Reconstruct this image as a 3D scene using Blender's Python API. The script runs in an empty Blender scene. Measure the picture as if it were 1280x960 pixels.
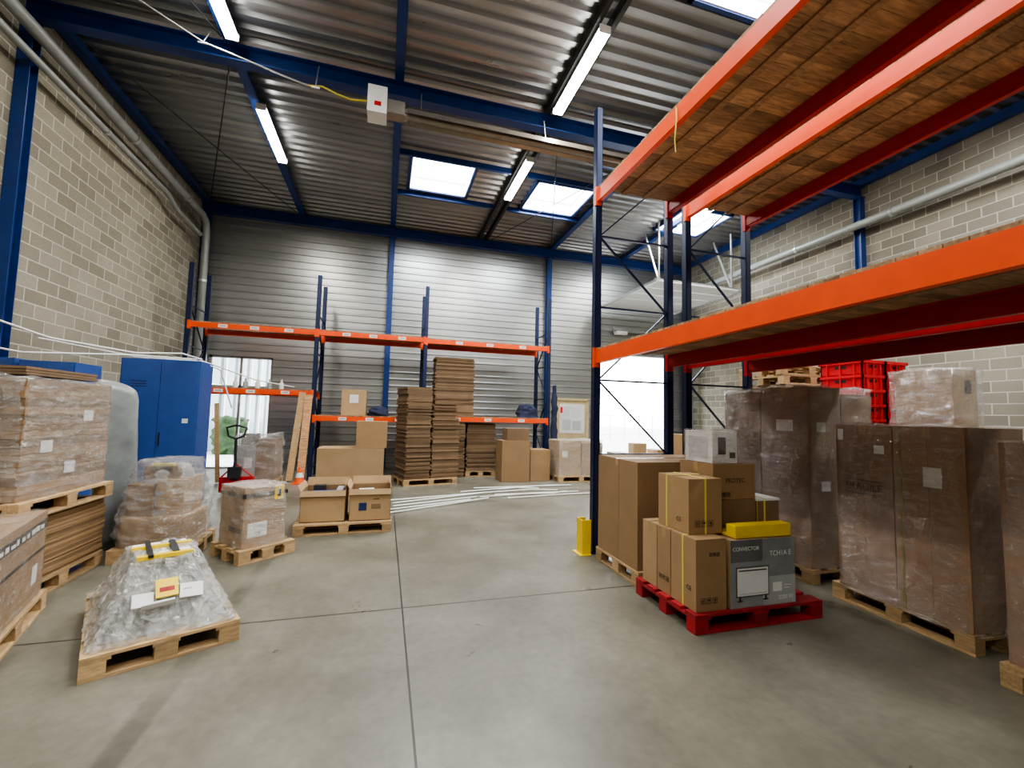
import bpy, math, random
from mathutils import Vector, Matrix, noise
random.seed(7)
S=bpy.context.scene
COL=S.collection
# ------------------------------------------------------------------ materials
def nt(name):
    m=bpy.data.materials.new(name);m.use_nodes=True
    n=m.node_tree;n.nodes.clear();return m,n
def N(n,t,**k):
    x=n.nodes.new(t)
    for a,b in k.items():
        if a in('inputs',):
            for i,v in b.items(): x.inputs[i].default_value=v
        else: setattr(x,a,b)
    return x
def pm(name,color,rough=.5,metal=0,ns=6,na=.12,bump=0,bs=30,stretch=(1,1,1),emis=0,spec=.5,rv=0,coat=0):
    m,n=nt(name);l=n.links.new
    tc=N(n,'ShaderNodeTexCoord');mp=N(n,'ShaderNodeMapping');mp.inputs['Scale'].default_value=stretch
    l(tc.outputs['Object'],mp.inputs[0])
    no=N(n,'ShaderNodeTexNoise',inputs={'Scale':ns,'Detail':5.0,'Roughness':.6});l(mp.outputs[0],no.inputs['Vector'])
    mr=N(n,'ShaderNodeMapRange',inputs={1:.3,2:.7,3:1-na,4:1+na});l(no.outputs['Fac'],mr.inputs[0])
    at=N(n,'ShaderNodeAttribute',attribute_name='var')
    mu=N(n,'ShaderNodeMath',operation='MULTIPLY');l(mr.outputs[0],mu.inputs[0]);l(at.outputs['Fac'],mu.inputs[1])
    vs=N(n,'ShaderNodeVectorMath',operation='SCALE');vs.inputs[0].default_value=color[:3];l(mu.outputs[0],vs.inputs['Scale'])
    b=N(n,'ShaderNodeBsdfPrincipled');l(vs.outputs[0],b.inputs['Base Color'])
    b.inputs['Roughness'].default_value=rough;b.inputs['Metallic'].default_value=metal
    b.inputs['Specular IOR Level'].default_value=spec;b.inputs['Coat Weight'].default_value=coat
    if rv:
        m2=N(n,'ShaderNodeMapRange',inputs={1:.3,2:.7,3:rough-rv,4:rough+rv});l(no.outputs['Fac'],m2.inputs[0]);l(m2.outputs[0],b.inputs['Roughness'])
    if emis:
        l(vs.outputs[0],b.inputs['Emission Color']);b.inputs['Emission Strength'].default_value=emis
    if bump:
        n2=N(n,'ShaderNodeTexNoise',inputs={'Scale':bs,'Detail':4.0});l(mp.outputs[0],n2.inputs['Vector'])
        bp=N(n,'ShaderNodeBump',inputs={'Strength':bump,'Distance':.01});l(n2.outputs['Fac'],bp.inputs['Height']);l(bp.outputs[0],b.inputs['Normal'])
    o=N(n,'ShaderNodeOutputMaterial');l(b.outputs[0],o.inputs[0]);return m
def block_mat(name,axis,c1,c2,mortar):
    m,n=nt(name);l=n.links.new
    g=N(n,'ShaderNodeNewGeometry');sp=N(n,'ShaderNodeSeparateXYZ');l(g.outputs['Position'],sp.inputs[0])
    cb=N(n,'ShaderNodeCombineXYZ');l(sp.outputs[axis],cb.inputs[0]);l(sp.outputs[2],cb.inputs[1])
    br=N(n,'ShaderNodeTexBrick',offset=.5);l(cb.outputs[0],br.inputs['Vector'])
    for k,v in {'Color1':(*c1,1),'Color2':(*c2,1),'Mortar':(*mortar,1),'Scale':1.0,'Mortar Size':.011,'Mortar Smooth':.25,'Bias':0.0,'Brick Width':.42,'Row Height':.2}.items(): br.inputs[k].default_value=v
    no=N(n,'ShaderNodeTexNoise',inputs={'Scale':90.0,'Detail':4.0});l(g.outputs['Position'],no.inputs['Vector'])
    n2=N(n,'ShaderNodeTexNoise',inputs={'Scale':.7,'Detail':3.0});l(g.outputs['Position'],n2.inputs['Vector'])
    mr=N(n,'ShaderNodeMapRange',inputs={1:.3,2:.7,3:.78,4:1.15});l(no.outputs['Fac'],mr.inputs[0])
    mr2=N(n,'ShaderNodeMapRange',inputs={1:.3,2:.7,3:.85,4:1.1});l(n2.outputs['Fac'],mr2.inputs[0])
    mu=N(n,'ShaderNodeMath',operation='MULTIPLY');l(mr.outputs[0],mu.inputs[0]);l(mr2.outputs[0],mu.inputs[1])
    vs=N(n,'ShaderNodeVectorMath',operation='SCALE');l(br.outputs['Color'],vs.inputs[0]);l(mu.outputs[0],vs.inputs['Scale'])
    b=N(n,'ShaderNodeBsdfPrincipled');b.inputs['Roughness'].default_value=.9;b.inputs['Specular IOR Level'].default_value=.2
    l(vs.outputs[0],b.inputs['Base Color'])
    ad=N(n,'ShaderNodeMath',operation='MULTIPLY_ADD',inputs={1:-1.0});l(br.outputs['Fac'],ad.inputs[0])
    sc=N(n,'ShaderNodeMath',operation='MULTIPLY',inputs={1:.5});l(no.outputs['Fac'],sc.inputs[0]);l(sc.outputs[0],ad.inputs[2])
    bp=N(n,'ShaderNodeBump',inputs={'Strength':.6,'Distance':.01});l(ad.outputs[0],bp.inputs['Height']);l(bp.outputs[0],b.inputs['Normal'])
    o=N(n,'ShaderNodeOutputMaterial');l(b.outputs[0],o.inputs[0]);return m
def floor_mat():
    m,n=nt('polished_concrete');l=n.links.new
    g=N(n,'ShaderNodeNewGeometry');sp=N(n,'ShaderNodeSeparateXYZ');l(g.outputs['Position'],sp.inputs[0])
    def nz(s,d=6.0,r=.6,dist=0):
        x=N(n,'ShaderNodeTexNoise',inputs={'Scale':s,'Detail':d,'Roughness':r,'Distortion':dist});l(g.outputs['Position'],x.inputs['Vector']);return x.outputs['Fac']
    cr=N(n,'ShaderNodeValToRGB');l(nz(.8,8.0,.62,.3),cr.inputs[0])
    e=cr.color_ramp.elements;e[0].position=.3;e[0].color=(.100,.096,.072,1);e[1].position=.72;e[1].color=(.215,.206,.165,1)
    el=e.new(.5);el.color=(.150,.144,.112,1)
    mr=N(n,'ShaderNodeMapRange',inputs={1:.3,2:.7,3:.87,4:1.1});l(nz(16,5.0),mr.inputs[0])
    def line(out,pos,w):
        a=N(n,'ShaderNodeMath',operation='SUBTRACT',inputs={1:pos});l(out,a.inputs[0])
        b=N(n,'ShaderNodeMath',operation='ABSOLUTE');l(a.outputs[0],b.inputs[0])
        c=N(n,'ShaderNodeMapRange',inputs={1:w*.6,2:w,3:1.0,4:0.0});l(b.outputs[0],c.inputs[0]);return c.outputs[0]
    tot=None
    for o_,p_,w_ in ((0,.205,.008),(1,3.79,.010),(0,5.2,.008),(0,-4.7,.008),(1,8.8,.012),(1,-1.2,.008)):
        q=line(sp.outputs[o_],p_,w_)
        if tot is None: tot=q
        else:
            a=N(n,'ShaderNodeMath',operation='MAXIMUM');l(tot,a.inputs[0]);l(q,a.inputs[1]);tot=a.outputs[0]
    tr=line(sp.outputs[0],-1.13,.075)
    k=N(n,'ShaderNodeMapRange',inputs={1:.35,2:.6,3:0.05,4:.4});l(nz(1.5),k.inputs[0])
    tm=N(n,'ShaderNodeMath',operation='MULTIPLY');l(tr,tm.inputs[0]);l(k.outputs[0],tm.inputs[1])
    j=N(n,'ShaderNodeMath',operation='MULTIPLY',inputs={1:.85});l(tot,j.inputs[0])
    mx=N(n,'ShaderNodeMath',operation='MAXIMUM');l(tm.outputs[0],mx.inputs[0]);l(j.outputs[0],mx.inputs[1])
    inv=N(n,'ShaderNodeMath',operation='SUBTRACT',inputs={0:1.0});l(mx.outputs[0],inv.inputs[1])
    mu=N(n,'ShaderNodeMath',operation='MULTIPLY');l(mr.outputs[0],mu.inputs[0]);l(inv.outputs[0],mu.inputs[1])
    vs=N(n,'ShaderNodeVectorMath',operation='SCALE');l(cr.outputs[0],vs.inputs[0]);l(mu.outputs[0],vs.inputs['Scale'])
    b=N(n,'ShaderNodeBsdfPrincipled');l(vs.outputs[0],b.inputs['Base Color'])
    rr=N(n,'ShaderNodeMapRange',inputs={1:.3,2:.7,3:.27,4:.45});l(nz(2.2,5.0),rr.inputs[0]);l(rr.outputs[0],b.inputs['Roughness'])
    bp=N(n,'ShaderNodeBump',inputs={'Strength':.12,'Distance':.01});l(nz(9,4.0),bp.inputs['Height']);l(bp.outputs[0],b.inputs['Normal'])
    o=N(n,'ShaderNodeOutputMaterial');l(b.outputs[0],o.inputs[0]);return m
def film_mat(name,tint=(.80,.78,.74),lo=.03,hi=.34,gl=.08,stretch=(2,2,7),rot=(.25,.2,0),rough=.14,sc=3.0,th=(.45,.78),fz=.35,cs=2.6,cw=.035,cf=.4):
    # clear plastic: transparent + glossy reflection, milky haze, thin folded creases
    m,n=nt(name);l=n.links.new
    tc=N(n,'ShaderNodeTexCoord');mp=N(n,'ShaderNodeMapping');mp.inputs['Scale'].default_value=stretch;mp.inputs['Rotation'].default_value=rot
    l(tc.outputs['Object'],mp.inputs[0])
    no=N(n,'ShaderNodeTexNoise',inputs={'Scale':sc,'Detail':7.0,'Roughness':.65,'Distortion':1.0});l(mp.outputs[0],no.inputs['Vector'])
    mr=N(n,'ShaderNodeMapRange',inputs={1:th[0],2:th[1],3:lo,4:hi});l(no.outputs['Fac'],mr.inputs[0])
    m2p=N(n,'ShaderNodeMapping');m2p.inputs['Scale'].default_value=(1.3,1.3,.8);m2p.inputs['Rotation'].default_value=(.6,.5,.3);l(tc.outputs['Object'],m2p.inputs[0])
    dn=N(n,'ShaderNodeTexNoise',inputs={'Scale':1.6,'Detail':3.0});l(m2p.outputs[0],dn.inputs['Vector'])
    va=N(n,'ShaderNodeVectorMath',operation='ADD');l(m2p.outputs[0],va.inputs[0]);l(dn.outputs['Color'],va.inputs[1])
    vo=N(n,'ShaderNodeTexVoronoi',feature='DISTANCE_TO_EDGE',inputs={'Scale':cs});l(va.outputs[0],vo.inputs['Vector'])
    cm=N(n,'ShaderNodeMapRange',inputs={1:0.0,2:cw,3:cf,4:0.0});l(vo.outputs['Distance'],cm.inputs[0])
    cm2=N(n,'ShaderNodeMath',operation='MULTIPLY');l(cm.outputs[0],cm2.inputs[0])
    mk=N(n,'ShaderNodeMapRange',inputs={1:.4,2:.6,3:0.0,4:1.0});l(no.outputs['Fac'],mk.inputs[0]);l(mk.outputs[0],cm2.inputs[1])
    fm=N(n,'ShaderNodeMath',operation='MAXIMUM');l(mr.outputs[0],fm.inputs[0]);l(cm2.outputs[0],fm.inputs[1])
    vb=N(n,'ShaderNodeMapRange',inputs={1:0.0,2:.25,3:.5,4:0.0});l(vo.outputs['Distance'],vb.inputs[0])
    hh=N(n,'ShaderNodeMath',operation='ADD');l(no.outputs['Fac'],hh.inputs[0]);l(vb.outputs[0],hh.inputs[1])
    bp=N(n,'ShaderNodeBump',inputs={'Strength':1.0,'Distance':.06});l(hh.outputs[0],bp.inputs['Height'])
    d=N(n,'ShaderNodeBsdfDiffuse',inputs={'Color':(*tint,1)});l(bp.outputs[0],d.inputs['Normal'])
    gs=N(n,'ShaderNodeBsdfGlossy',inputs={'Color':(1,1,1,1),'Roughness':rough});l(bp.outputs[0],gs.inputs['Normal'])
    lw=N(n,'ShaderNodeLayerWeight',inputs={'Blend':.2});l(bp.outputs[0],lw.inputs['Normal'])
    ml=N(n,'ShaderNodeMath',operation='MULTIPLY_ADD',inputs={1:fz,2:gl});l(lw.outputs['Facing'],ml.inputs[0])
    t=N(n,'ShaderNodeBsdfTransparent')
    m1=N(n,'ShaderNodeMixShader');l(fm.outputs[0],m1.inputs[0]);l(t.outputs[0],m1.inputs[1]);l(d.outputs[0],m1.inputs[2])
    m2=N(n,'ShaderNodeMixShader');l(ml.outputs[0],m2.inputs[0]);l(m1.outputs[0],m2.inputs[1]);l(gs.outputs[0],m2.inputs[2])
    o=N(n,'ShaderNodeOutputMaterial');l(m2.outputs[0],o.inputs[0]);return m
def emit(name,c,s):
    m,n=nt(name);l=n.links.new
    tc=N(n,'ShaderNodeTexCoord');no=N(n,'ShaderNodeTexNoise',inputs={'Scale':2.0,'Detail':3.0});l(tc.outputs['Object'],no.inputs[0])
    mr=N(n,'ShaderNodeMapRange',inputs={1:.3,2:.7,3:s*.75,4:s*1.2});l(no.outputs['Fac'],mr.inputs[0])
    e=N(n,'ShaderNodeEmission',inputs={'Color':(*c,1)});l(mr.outputs[0],e.inputs[1])
    o=N(n,'ShaderNodeOutputMaterial');l(e.outputs[0],o.inputs[0]);return m

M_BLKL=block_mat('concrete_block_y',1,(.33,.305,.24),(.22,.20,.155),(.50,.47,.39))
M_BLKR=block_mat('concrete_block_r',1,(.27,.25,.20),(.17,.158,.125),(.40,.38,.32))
M_BLKX=block_mat('concrete_block_x',0,(.30,.28,.22),(.2,.19,.15),(.50,.47,.40))
M_FLOOR=floor_mat()
M_CLAD=pm('galvanised_cladding',(.44,.45,.44),.33,.85,ns=1.2,na=.10,stretch=(.3,1,2),rv=.04,bump=.05,bs=3)
M_DECK=pm('galvanised_roof_deck',(.38,.385,.39),.32,.85,ns=1.0,na=.12,stretch=(.3,1.5,1),rv=.05,bump=.06,bs=2)
M_BLUE=pm('blue_steel_paint',(.009,.04,.18),.38,.1,na=.15)
M_DBLUE=pm('dark_blue_rack_paint',(.008,.02,.075),.4,.2,na=.2)
M_CAB=pm('blue_cabinet_paint',(.035,.085,.29),.4,0,na=.08)
M_ORG=pm('orange_beam_paint',(.84,.085,.012),.42,0,na=.06,spec=.35)
M_RED=pm('red_beam_paint',(.42,.010,.008),.42,0,na=.1,spec=.35)
M_WOOD=pm('raw_pine',(.47,.315,.16),.75,0,ns=5,na=.28,stretch=(2,12,12),bump=.2)
M_DWOOD=pm('deck_boards',(.30,.17,.085),.8,0,ns=4,na=.4,stretch=(1.5,10,8),bump=.25)
M_GWOOD=pm('weathered_wood',(.34,.27,.19),.8,0,ns=5,na=.3,stretch=(2,12,12),bump=.3)
M_CARD=pm('cardboard',(.32,.20,.10),.7,0,ns=3,na=.1,bump=.08,bs=12)
M_CARD2=pm('cardboard_light',(.42,.28,.145),.7,0,ns=3,na=.1,bump=.08,bs=12)
M_CARD3=pm('cardboard_dark',(.22,.142,.08),.78,0,ns=3,na=.15,bump=.1,bs=12)
M_CARD4=pm('cardboard_under_film',(.31,.185,.10),.7,0,ns=3,na=.15,bump=.1,bs=12)
M_IN=pm('cardboard_inside',(.24,.15,.075),.8)
M_TAPE=pm('packing_tape',(.42,.28,.14),.2,0,na=.05)
M_TAPEB=pm('black_tape',(.02,.02,.02),.35)
M_YEL=pm('yellow_plastic',(.85,.60,.01),.4,na=.05)
M_STRAP=pm('yellow_strap',(.70,.60,.12),.4,na=.05)
M_WHITE=pm('white_paint',(.78,.78,.76),.5,na=.05)
M_PAPER=pm('white_paper',(.78,.78,.76),.7,na=.04)
M_GREY=pm('grey_plastic',(.32,.33,.33),.5,na=.1)
M_LG=pm('light_grey_print',(.55,.57,.58),.5,na=.05)
M_DG=pm('dark_grey_print',(.27,.29,.30),.45,na=.3,ns=2)
M_PIPE=pm('grey_pipe',(.27,.285,.275),.45,.2,na=.1)
M_BLACK=pm('black_plastic',(.02,.02,.022),.5)
M_INK=pm('printed_ink',(.03,.025,.02),.6)
M_REDP=pm('red_pallet_paint',(.36,.014,.02),.6,na=.3,bump=.15,ns=8)
M_STAMP=pm('faded_brown_stamp',(.07,.035,.02),.7,na=.3)
M_REDC=pm('red_crate_plastic',(.72,.02,.03),.35,na=.05)
M_GALV=pm('galvanised_steel',(.5,.51,.51),.35,.8)
M_BROWN=pm('heater_reflector',(.30,.27,.23),.35,.7)
M_FILM=film_mat('stretch_film')
M_FILMD=film_mat('stretch_film_heavy',(.74,.71,.66),.07,.55,gl=.10,th=(.42,.72),cf=.6)
M_FILMW=film_mat('crumpled_clear_film',(.72,.73,.68),.12,.75,gl=.2,stretch=(5,5,2.5),rot=(0,0,.3),rough=.1,sc=2.4,th=(.40,.66),fz=.5,cs=6,cf=.85)
M_FOAM=pm('grey_foam_sheet',(.24,.26,.26),.3,ns=3,na=.3,bump=.5,bs=8)
M_TUBE=emit('fluorescent_glow',(1,.98,.92),22)
M_SKY=emit('skylight_daylight',(.90,.96,1),9)
M_BEIGE=pm('beige_door_paint',(.60,.47,.26),.5)
M_FABRIC=pm('dark_fabric',(.02,.025,.06),.9,ns=10,na=.3,bump=.5)
M_GRASS=pm('grass',(.05,.11,.025),.9,ns=3,na=.3)
M_LEAF=pm('foliage',(.022,.05,.016),.8,ns=4,na=.6,bump=1,bs=6)
M_ASPH=pm('outdoor_concrete',(.55,.55,.53),.8,ns=1,na=.1)
M_GLASSB=pm('glazed_facade',(.08,.13,.15),.12,.2,ns=.8,na=.3)
M_CONE=pm('cone_orange',(.85,.12,.02),.5)
M_YCABLE=pm('yellow_conduit',(.50,.42,.05),.5)
# ------------------------------------------------------------------ builder
class B:
    def __init__(s): s.v=[];s.f=[];s.mi=[];s.var=[];s.sm=[];s.mats=[]
    def m(s,mat):
        if mat not in s.mats: s.mats.append(mat)
        return s.mats.index(mat)
    def add(s,vs,fs,mat,var=1.0,smooth=False,M=None):
        o=len(s.v)
        if M is not None: vs=[M@Vector(p) for p in vs]
        s.v+= [tuple(p) for p in vs]
        k=s.m(mat)
        for f in fs: s.f.append(tuple(i+o for i in f));s.mi.append(k);s.var.append(var);s.sm.append(smooth)
    def box(s,x0,x1,y0,y1,z0,z1,mat,var=1.0,M=None):
        s.add([(x0,y0,z0),(x1,y0,z0),(x1,y1,z0),(x0,y1,z0),(x0,y0,z1),(x1,y0,z1),(x1,y1,z1),(x0,y1,z1)],
          [(0,3,2,1),(4,5,6,7),(0,1,5,4),(1,2,6,5),(2,3,7,6),(3,0,4,7)],mat,var,False,M)
    def bar(s,p,q,w,h,mat,var=1.0,up=(0,0,1)):
        p=Vector(p);q=Vector(q);d=(q-p);L=d.length;d.normalize();u=Vector(up)
        if abs(d.dot(u))>.98:u=Vector((1,0,0))
        r=d.cross(u).normalized();u=r.cross(d)
        Mx=Matrix.Translation(p)@Matrix((( d.x,r.x,u.x,0),(d.y,r.y,u.y,0),(d.z,r.z,u.z,0),(0,0,0,1)))
        s.box(0,L,-w/2,w/2,-h/2,h/2,mat,var,Mx)
    def tube(s,pts,r,mat,n=10,var=1.0,caps=True):
        pts=[Vector(p) for p in pts];vs=[];fs=[]
        rs=r if isinstance(r,(list,tuple)) else [r]*len(pts)
        prev=None
        for i,p in enumerate(pts):
            d=(pts[min(i+1,len(pts)-1)]-pts[max(i-1,0)]).normalized()
            if prev is None:
                u=Vector((0,0,1)) if abs(d.z)<.9 else Vector((1,0,0))
                a=d.cross(u).normalized()
            else: a=(prev-d*prev.dot(d)).normalized()
            prev=a;b_=d.cross(a)
            for k in range(n):
                t=2*math.pi*k/n;vs.append(p+(a*math.cos(t)+b_*math.sin(t))*rs[i])
        for i in range(len(pts)-1):
            for k in range(n):
                k2=(k+1)%n;fs.append((i*n+k,i*n+k2,(i+1)*n+k2,(i+1)*n+k))
        s.add(vs,fs,mat,var,True)
        if caps:
            o=(len(pts)-1)*n
            s.add(vs[:n],[tuple(range(n))[::-1]],mat,var);s.add(vs[o:],[tuple(range(n))],mat,var)
    def text(s,body,size,origin,facing,mat,align='CENTER'):
        cu=bpy.data.curves.new('t','FONT');cu.body=body;cu.size=size;cu.align_x=align;cu.align_y='CENTER';cu.extrude=.0004
        ob=bpy.data.objects.new('t',cu);COL.objects.link(ob)
        dg=bpy.context.evaluated_depsgraph_get();dg.update();me=ob.evaluated_get(dg).to_mesh()
        R={'-X':((0,-1,0),(0,0,1),(-1,0,0)),'-Y':((1,0,0),(0,0,1),(0,-1,0)),'+X':((0,1,0),(0,0,1),(1,0,0)),'+Z':((1,0,0),(0,1,0),(0,0,1))}[facing]
        r,u,nn=[Vector(a) for a in R];Mx=Matrix(((r.x,u.x,nn.x,origin[0]),(r.y,u.y,nn.y,origin[1]),(r.z,u.z,nn.z,origin[2]),(0,0,0,1)))
        s.add([v.co.copy() for v in me.vertices],[tuple(p.vertices) for p in me.polygons],mat,1.0,False,Mx)
        bpy.data.objects.remove(ob);bpy.data.curves.remove(cu)
    def shell(s,x0,x1,y0,y1,z0,z1,mat,amp=.012,rad=.05,nl=16,nper=72,prof=None,seed=0.0,var=1.0,top=True,fr=5.0,sag=0):
        cx,cy=(x0+x1)/2,(y0+y1)/2;hx,hy=(x1-x0)/2,(y1-y0)/2
        rad=min(rad,hx*.98,hy*.98)
        per=[];P=4*(hx+hy)
        for k in range(nper):
            t=P*k/nper
            if t<2*hx:p=(-hx+t,-hy)
            elif t<2*hx+2*hy:p=(hx,-hy+t-2*hx)
            elif t<4*hx+2*hy:p=(hx-(t-2*hx-2*hy),hy)
            else:p=(-hx,hy-(t-4*hx-2*hy))
            qx=max(-hx+rad,min(hx-rad,p[0]));qy=max(-hy+rad,min(hy-rad,p[1]))
            dx,dy=p[0]-qx,p[1]-qy;L=math.hypot(dx,dy) or 1
            per.append((qx+dx/L*rad,qy+dy/L*rad))
        rings=[(i/nl,1.0) for i in range(nl+1)]
        if top: rings+=[(1.0,.97),(1.0,.8),(1.0,.55),(1.0,.3),(1.0,.02)]
        vs=[];fs=[]
        for (t,sc) in rings:
            sx,sy,ox,oy=prof(t) if prof else (1,1,0,0)
            for (px,py) in per:
                v=Vector((cx+ox+px*sx*sc,cy+oy+py*sy*sc,z0+(z1-z0)*t))
                w=Vector((v.x*fr*.6+seed,v.y*fr*.6,v.z*fr*1.6+v.x*2))
                d=abs(noise.noise(w))*1.2+noise.noise(w*2.7)*.5
                nrm=Vector((px/hx,py/hy,0));
                if nrm.length>0:nrm.normalize()
                v+=nrm*amp*d
                if sc<1: v.z+=amp*.9*noise.noise(w*1.3)+.006-sag*(1-sc)
                vs.append(v)
        n=nper
        for i in range(len(rings)-1):
            for k in range(n):
                k2=(k+1)%n;fs.append((i*n+k,i*n+k2,(i+1)*n+k2,(i+1)*n+k))
        s.add(vs,fs,mat,var,True)
    def finish(s,name,loc=(0,0,0),rz=0,bevel=0,parent=None):
        me=bpy.data.meshes.new(name);me.from_pydata(s.v,[],s.f)
        for a in s.mats: me.materials.append(a)
        me.polygons.foreach_set('material_index',s.mi);me.polygons.foreach_set('use_smooth',s.sm)
        a=me.attributes.new('var','FLOAT','FACE');a.data.foreach_set('value',s.var)
        me.update()
        ob=bpy.data.objects.new(name,me);COL.objects.link(ob);ob.location=loc;ob.rotation_euler=(0,0,rz)
        if parent: ob.parent=parent
        if bevel:
            md=ob.modifiers.new('bevel','BEVEL');md.width=bevel;md.segments=2;md.limit_method='ANGLE';md.angle_limit=math.radians(50)
        return ob
R=random.uniform
# ------------------------------------------------------------------ room
XL,XR,YB,YF,ZC=-4.84,10.3,13.2,-6.0,7.15
ZW=ZC+.3
b=B();b.box(XL,XR,YF,YB,-.15,0,M_FLOOR);b.finish('floor')
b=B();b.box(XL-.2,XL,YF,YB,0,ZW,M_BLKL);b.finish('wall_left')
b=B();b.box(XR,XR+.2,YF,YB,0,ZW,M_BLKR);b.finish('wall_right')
b=B();b.box(XL,XR,YF-.2,YF,0,ZW,M_BLKX);b.finish('wall_front')
def intervals(a0,a1,holes):
    out=[(a0,a1)]
    for h0,h1 in holes:
        nx=[]
        for p,q in out:
            if h1<=p or h0>=q: nx.append((p,q));continue
            if h0>p:nx.append((p,h0))
            if h1<q:nx.append((h1,q))
        out=nx
    return out
# back wall : ribbed cladding, with openings (x0,x1,z0,z1)
OP=[(-4.5,-2.98,0,3.0),(6.85,9.45,0,3.72),(5.34,6.42,0,2.14)]
b=B();pts=[];z=0
while z<ZW-.001:
    for dz,o in ((0,0),(.13,0),(.15,.028),(.18,.028)):
        if z+dz<ZW: pts.append((z+dz,o))
    z+=.2
pts.append((ZW,0));
for o_ in OP:
    zz=o_[3]
    for i in range(len(pts)-1):
        if pts[i][0]<zz<pts[i+1][0]: pts.insert(i+1,(zz,pts[i][1]));break
for (za,oa),(zb,ob_) in zip(pts[:-1],pts[1:]):
    zm=(za+zb)/2
    for p,q in intervals(XL,XR,[(h[0],h[1]) for h in OP if h[2]<=zm<h[3]]):
        b.add([(p,YB-oa,za),(q,YB-oa,za),(q,YB-ob_,zb),(p,YB-ob_,zb)],[(0,1,2,3)],M_CLAD)
for p,q in intervals(XL,XR,[(h[0],h[1]) for h in OP]): b.box(p,q,YB+.01,YB+.12,0,ZW,M_CLAD)
for h in OP: b.box(h[0],h[1],YB+.01,YB+.12,h[3],ZW,M_CLAD)
b.finish('wall_back')
# ceiling deck with skylight holes
SK=[(.28,1.78,9.2,10.7),(3.2,4.75,9.3,10.8),(3.6,5.05,2.8,4.55),(.28,1.78,2.8,4.3),(-4.3,-2.9,-3.5,-2),(3.2,4.75,-3.5,-2),(7.3,8.8,9.3,10.8),(7.3,8.8,2.8,4.3)]
b=B();pts=[];y=YF
while y<YB-.001:
    for dy,o in ((0,0),(.11,0),(.14,-.06),(.22,-.06)):
        if y+dy<YB: pts.append((y+dy,o))
    y+=.25
pts.append((YB,0))
for h in SK:
    for yy in (h[2],h[3]):
        for i in range(len(pts)-1):
            if pts[i][0]<yy<pts[i+1][0]: pts.insert(i+1,(yy,pts[i][1]));break
for (ya,oa),(yb,ob_) in zip(pts[:-1],pts[1:]):
    ym=(ya+yb)/2
    for p,q in intervals(XL,XR,[(h[0],h[1]) for h in SK if h[2]<=ym<h[3]]):
        b.add([(p,ya,ZC+.06+oa),(p,yb,ZC+.06+ob_),(q,yb,ZC+.06+ob_),(q,ya,ZC+.06+oa)],[(0,1,2,3)],M_DECK,R(.88,1.05))
b.finish('ceiling')
def area(name,loc,sx,sy,power,col,parent,rot=(0,0,0)):
    ld=bpy.data.lights.new(name,'AREA');ld.shape='RECTANGLE';ld.size=sx;ld.size_y=sy;ld.energy=power;ld.color=col
    o=bpy.data.objects.new(name,ld);COL.objects.link(o);o.location=loc;o.rotation_euler=rot;o.parent=parent;return o
for i,(x0,x1,y0,y1) in enumerate(SK):
    b=B();t=.06;w,h=(x1-x0)/2,(y1-y0)/2
    for a in((-w,-w+t,-h,h),(w-t,w,-h,h),(-w,w,-h,-h+t),(-w,w,h-t,h)): b.box(*a,-.08,.3,M_BLUE)
    for a in((-w+t,-w+t+.02,-h+t,h-t),(w-t-.02,w-t,-h+t,h-t)): b.box(*a,-.06,.3,M_WHITE)
    for a in((-w+t,w-t,-h+t,-h+t+.02),(-w+t,w-t,h-t-.02,h-t)): b.box(*a,-.06,.3,M_WHITE)
    b.box(-w+t,w-t,-h+t,h-t,.26,.29,M_SKY)
    o=b.finish('window_%d'%(i+1),((x0+x1)/2,(y0+y1)/2,ZC))
    area('daylight',(0,0,.2),(x1-x0)*.85,(y1-y0)*.85,200,(.93,.97,1),o)
# structure
def ibeam(b,p,q,w,h,mat):
    p=Vector(p);q=Vector(q);b.bar(p,q,.012,h,mat)
    z=Vector((0,0,h/2));b.bar(p+z,q+z,w,.02,mat);b.bar(p-z,q-z,w,.02,mat)
for y in(7.1,13.0,1.0,-5.0):
    b=B();ibeam(b,(XL,y,6.86),(XR,y,6.86),.18,.24,M_BLUE)
    for x in (-2.43,0,2.7,5.1,7.6): b.box(x-.1,x+.1,y-.012,y+.012,6.75,6.96,M_BLUE)
    b.finish('roof_rafter')
for x in(-4.72,-2.43,0,5.0,7.6,10.2):
    b=B();b.box(x-.035,x+.035,YF,YB,6.99,ZC-.0,M_BLUE);b.box(x-.07,x+.07,YF,YB,6.98,6.99,M_BLUE);b.finish('roof_purlin')
b=B();b.box(2.55,2.62,YF,YB,6.985,ZC,M_BLACK);b.box(2.78,2.85,YF,YB,6.985,ZC,M_BLACK);b.finish('roof_purlin')
for x,y in((0,13.07),(4.95,13.07),(-4.74,13.07),(10.2,13.05),(-4.76,7.1),(10.22,7.1),(-4.76,1.0),(10.22,1.0)):
    b=B();w=.075
    b.box(x-w,x+w,y-.075,y-.065,0,6.73,M_BLUE);b.box(x-w,x+w,y+.065,y+.075,0,6.73,M_BLUE);b.box(x-.006,x+.006,y-.07,y+.07,0,6.73,M_BLUE)
    b.box(x-.075,x+.075,y-.1,y+.1,0,.015,M_BLUE)
    b.finish('steel_column')
b=B()
for x0,x1,ya,yb in((-4.6,-2.5,7.3,12.8),( -2.5,-4.6,7.3,12.8),(2.9,4.9,7.3,12.8),(4.9,2.9,7.3,12.8),(-4.6,-2.5,1.2,6.9),(-2.5,-4.6,1.2,6.9)):
    b.tube([(x0,ya,6.95),(x1,yb,6.95)],.01,M_BLACK,6)
b.finish('roof_bracing_rods')
b=B()
for y in(9.12,10.86):
    b.box(0.04,2.5,y-.03,y+.03,7.0,7.12,M_BLUE);b.box(2.9,4.93,y-.03,y+.03,7.0,7.12,M_BLUE)
b.finish('skylight_trimmer_beams')
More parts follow.
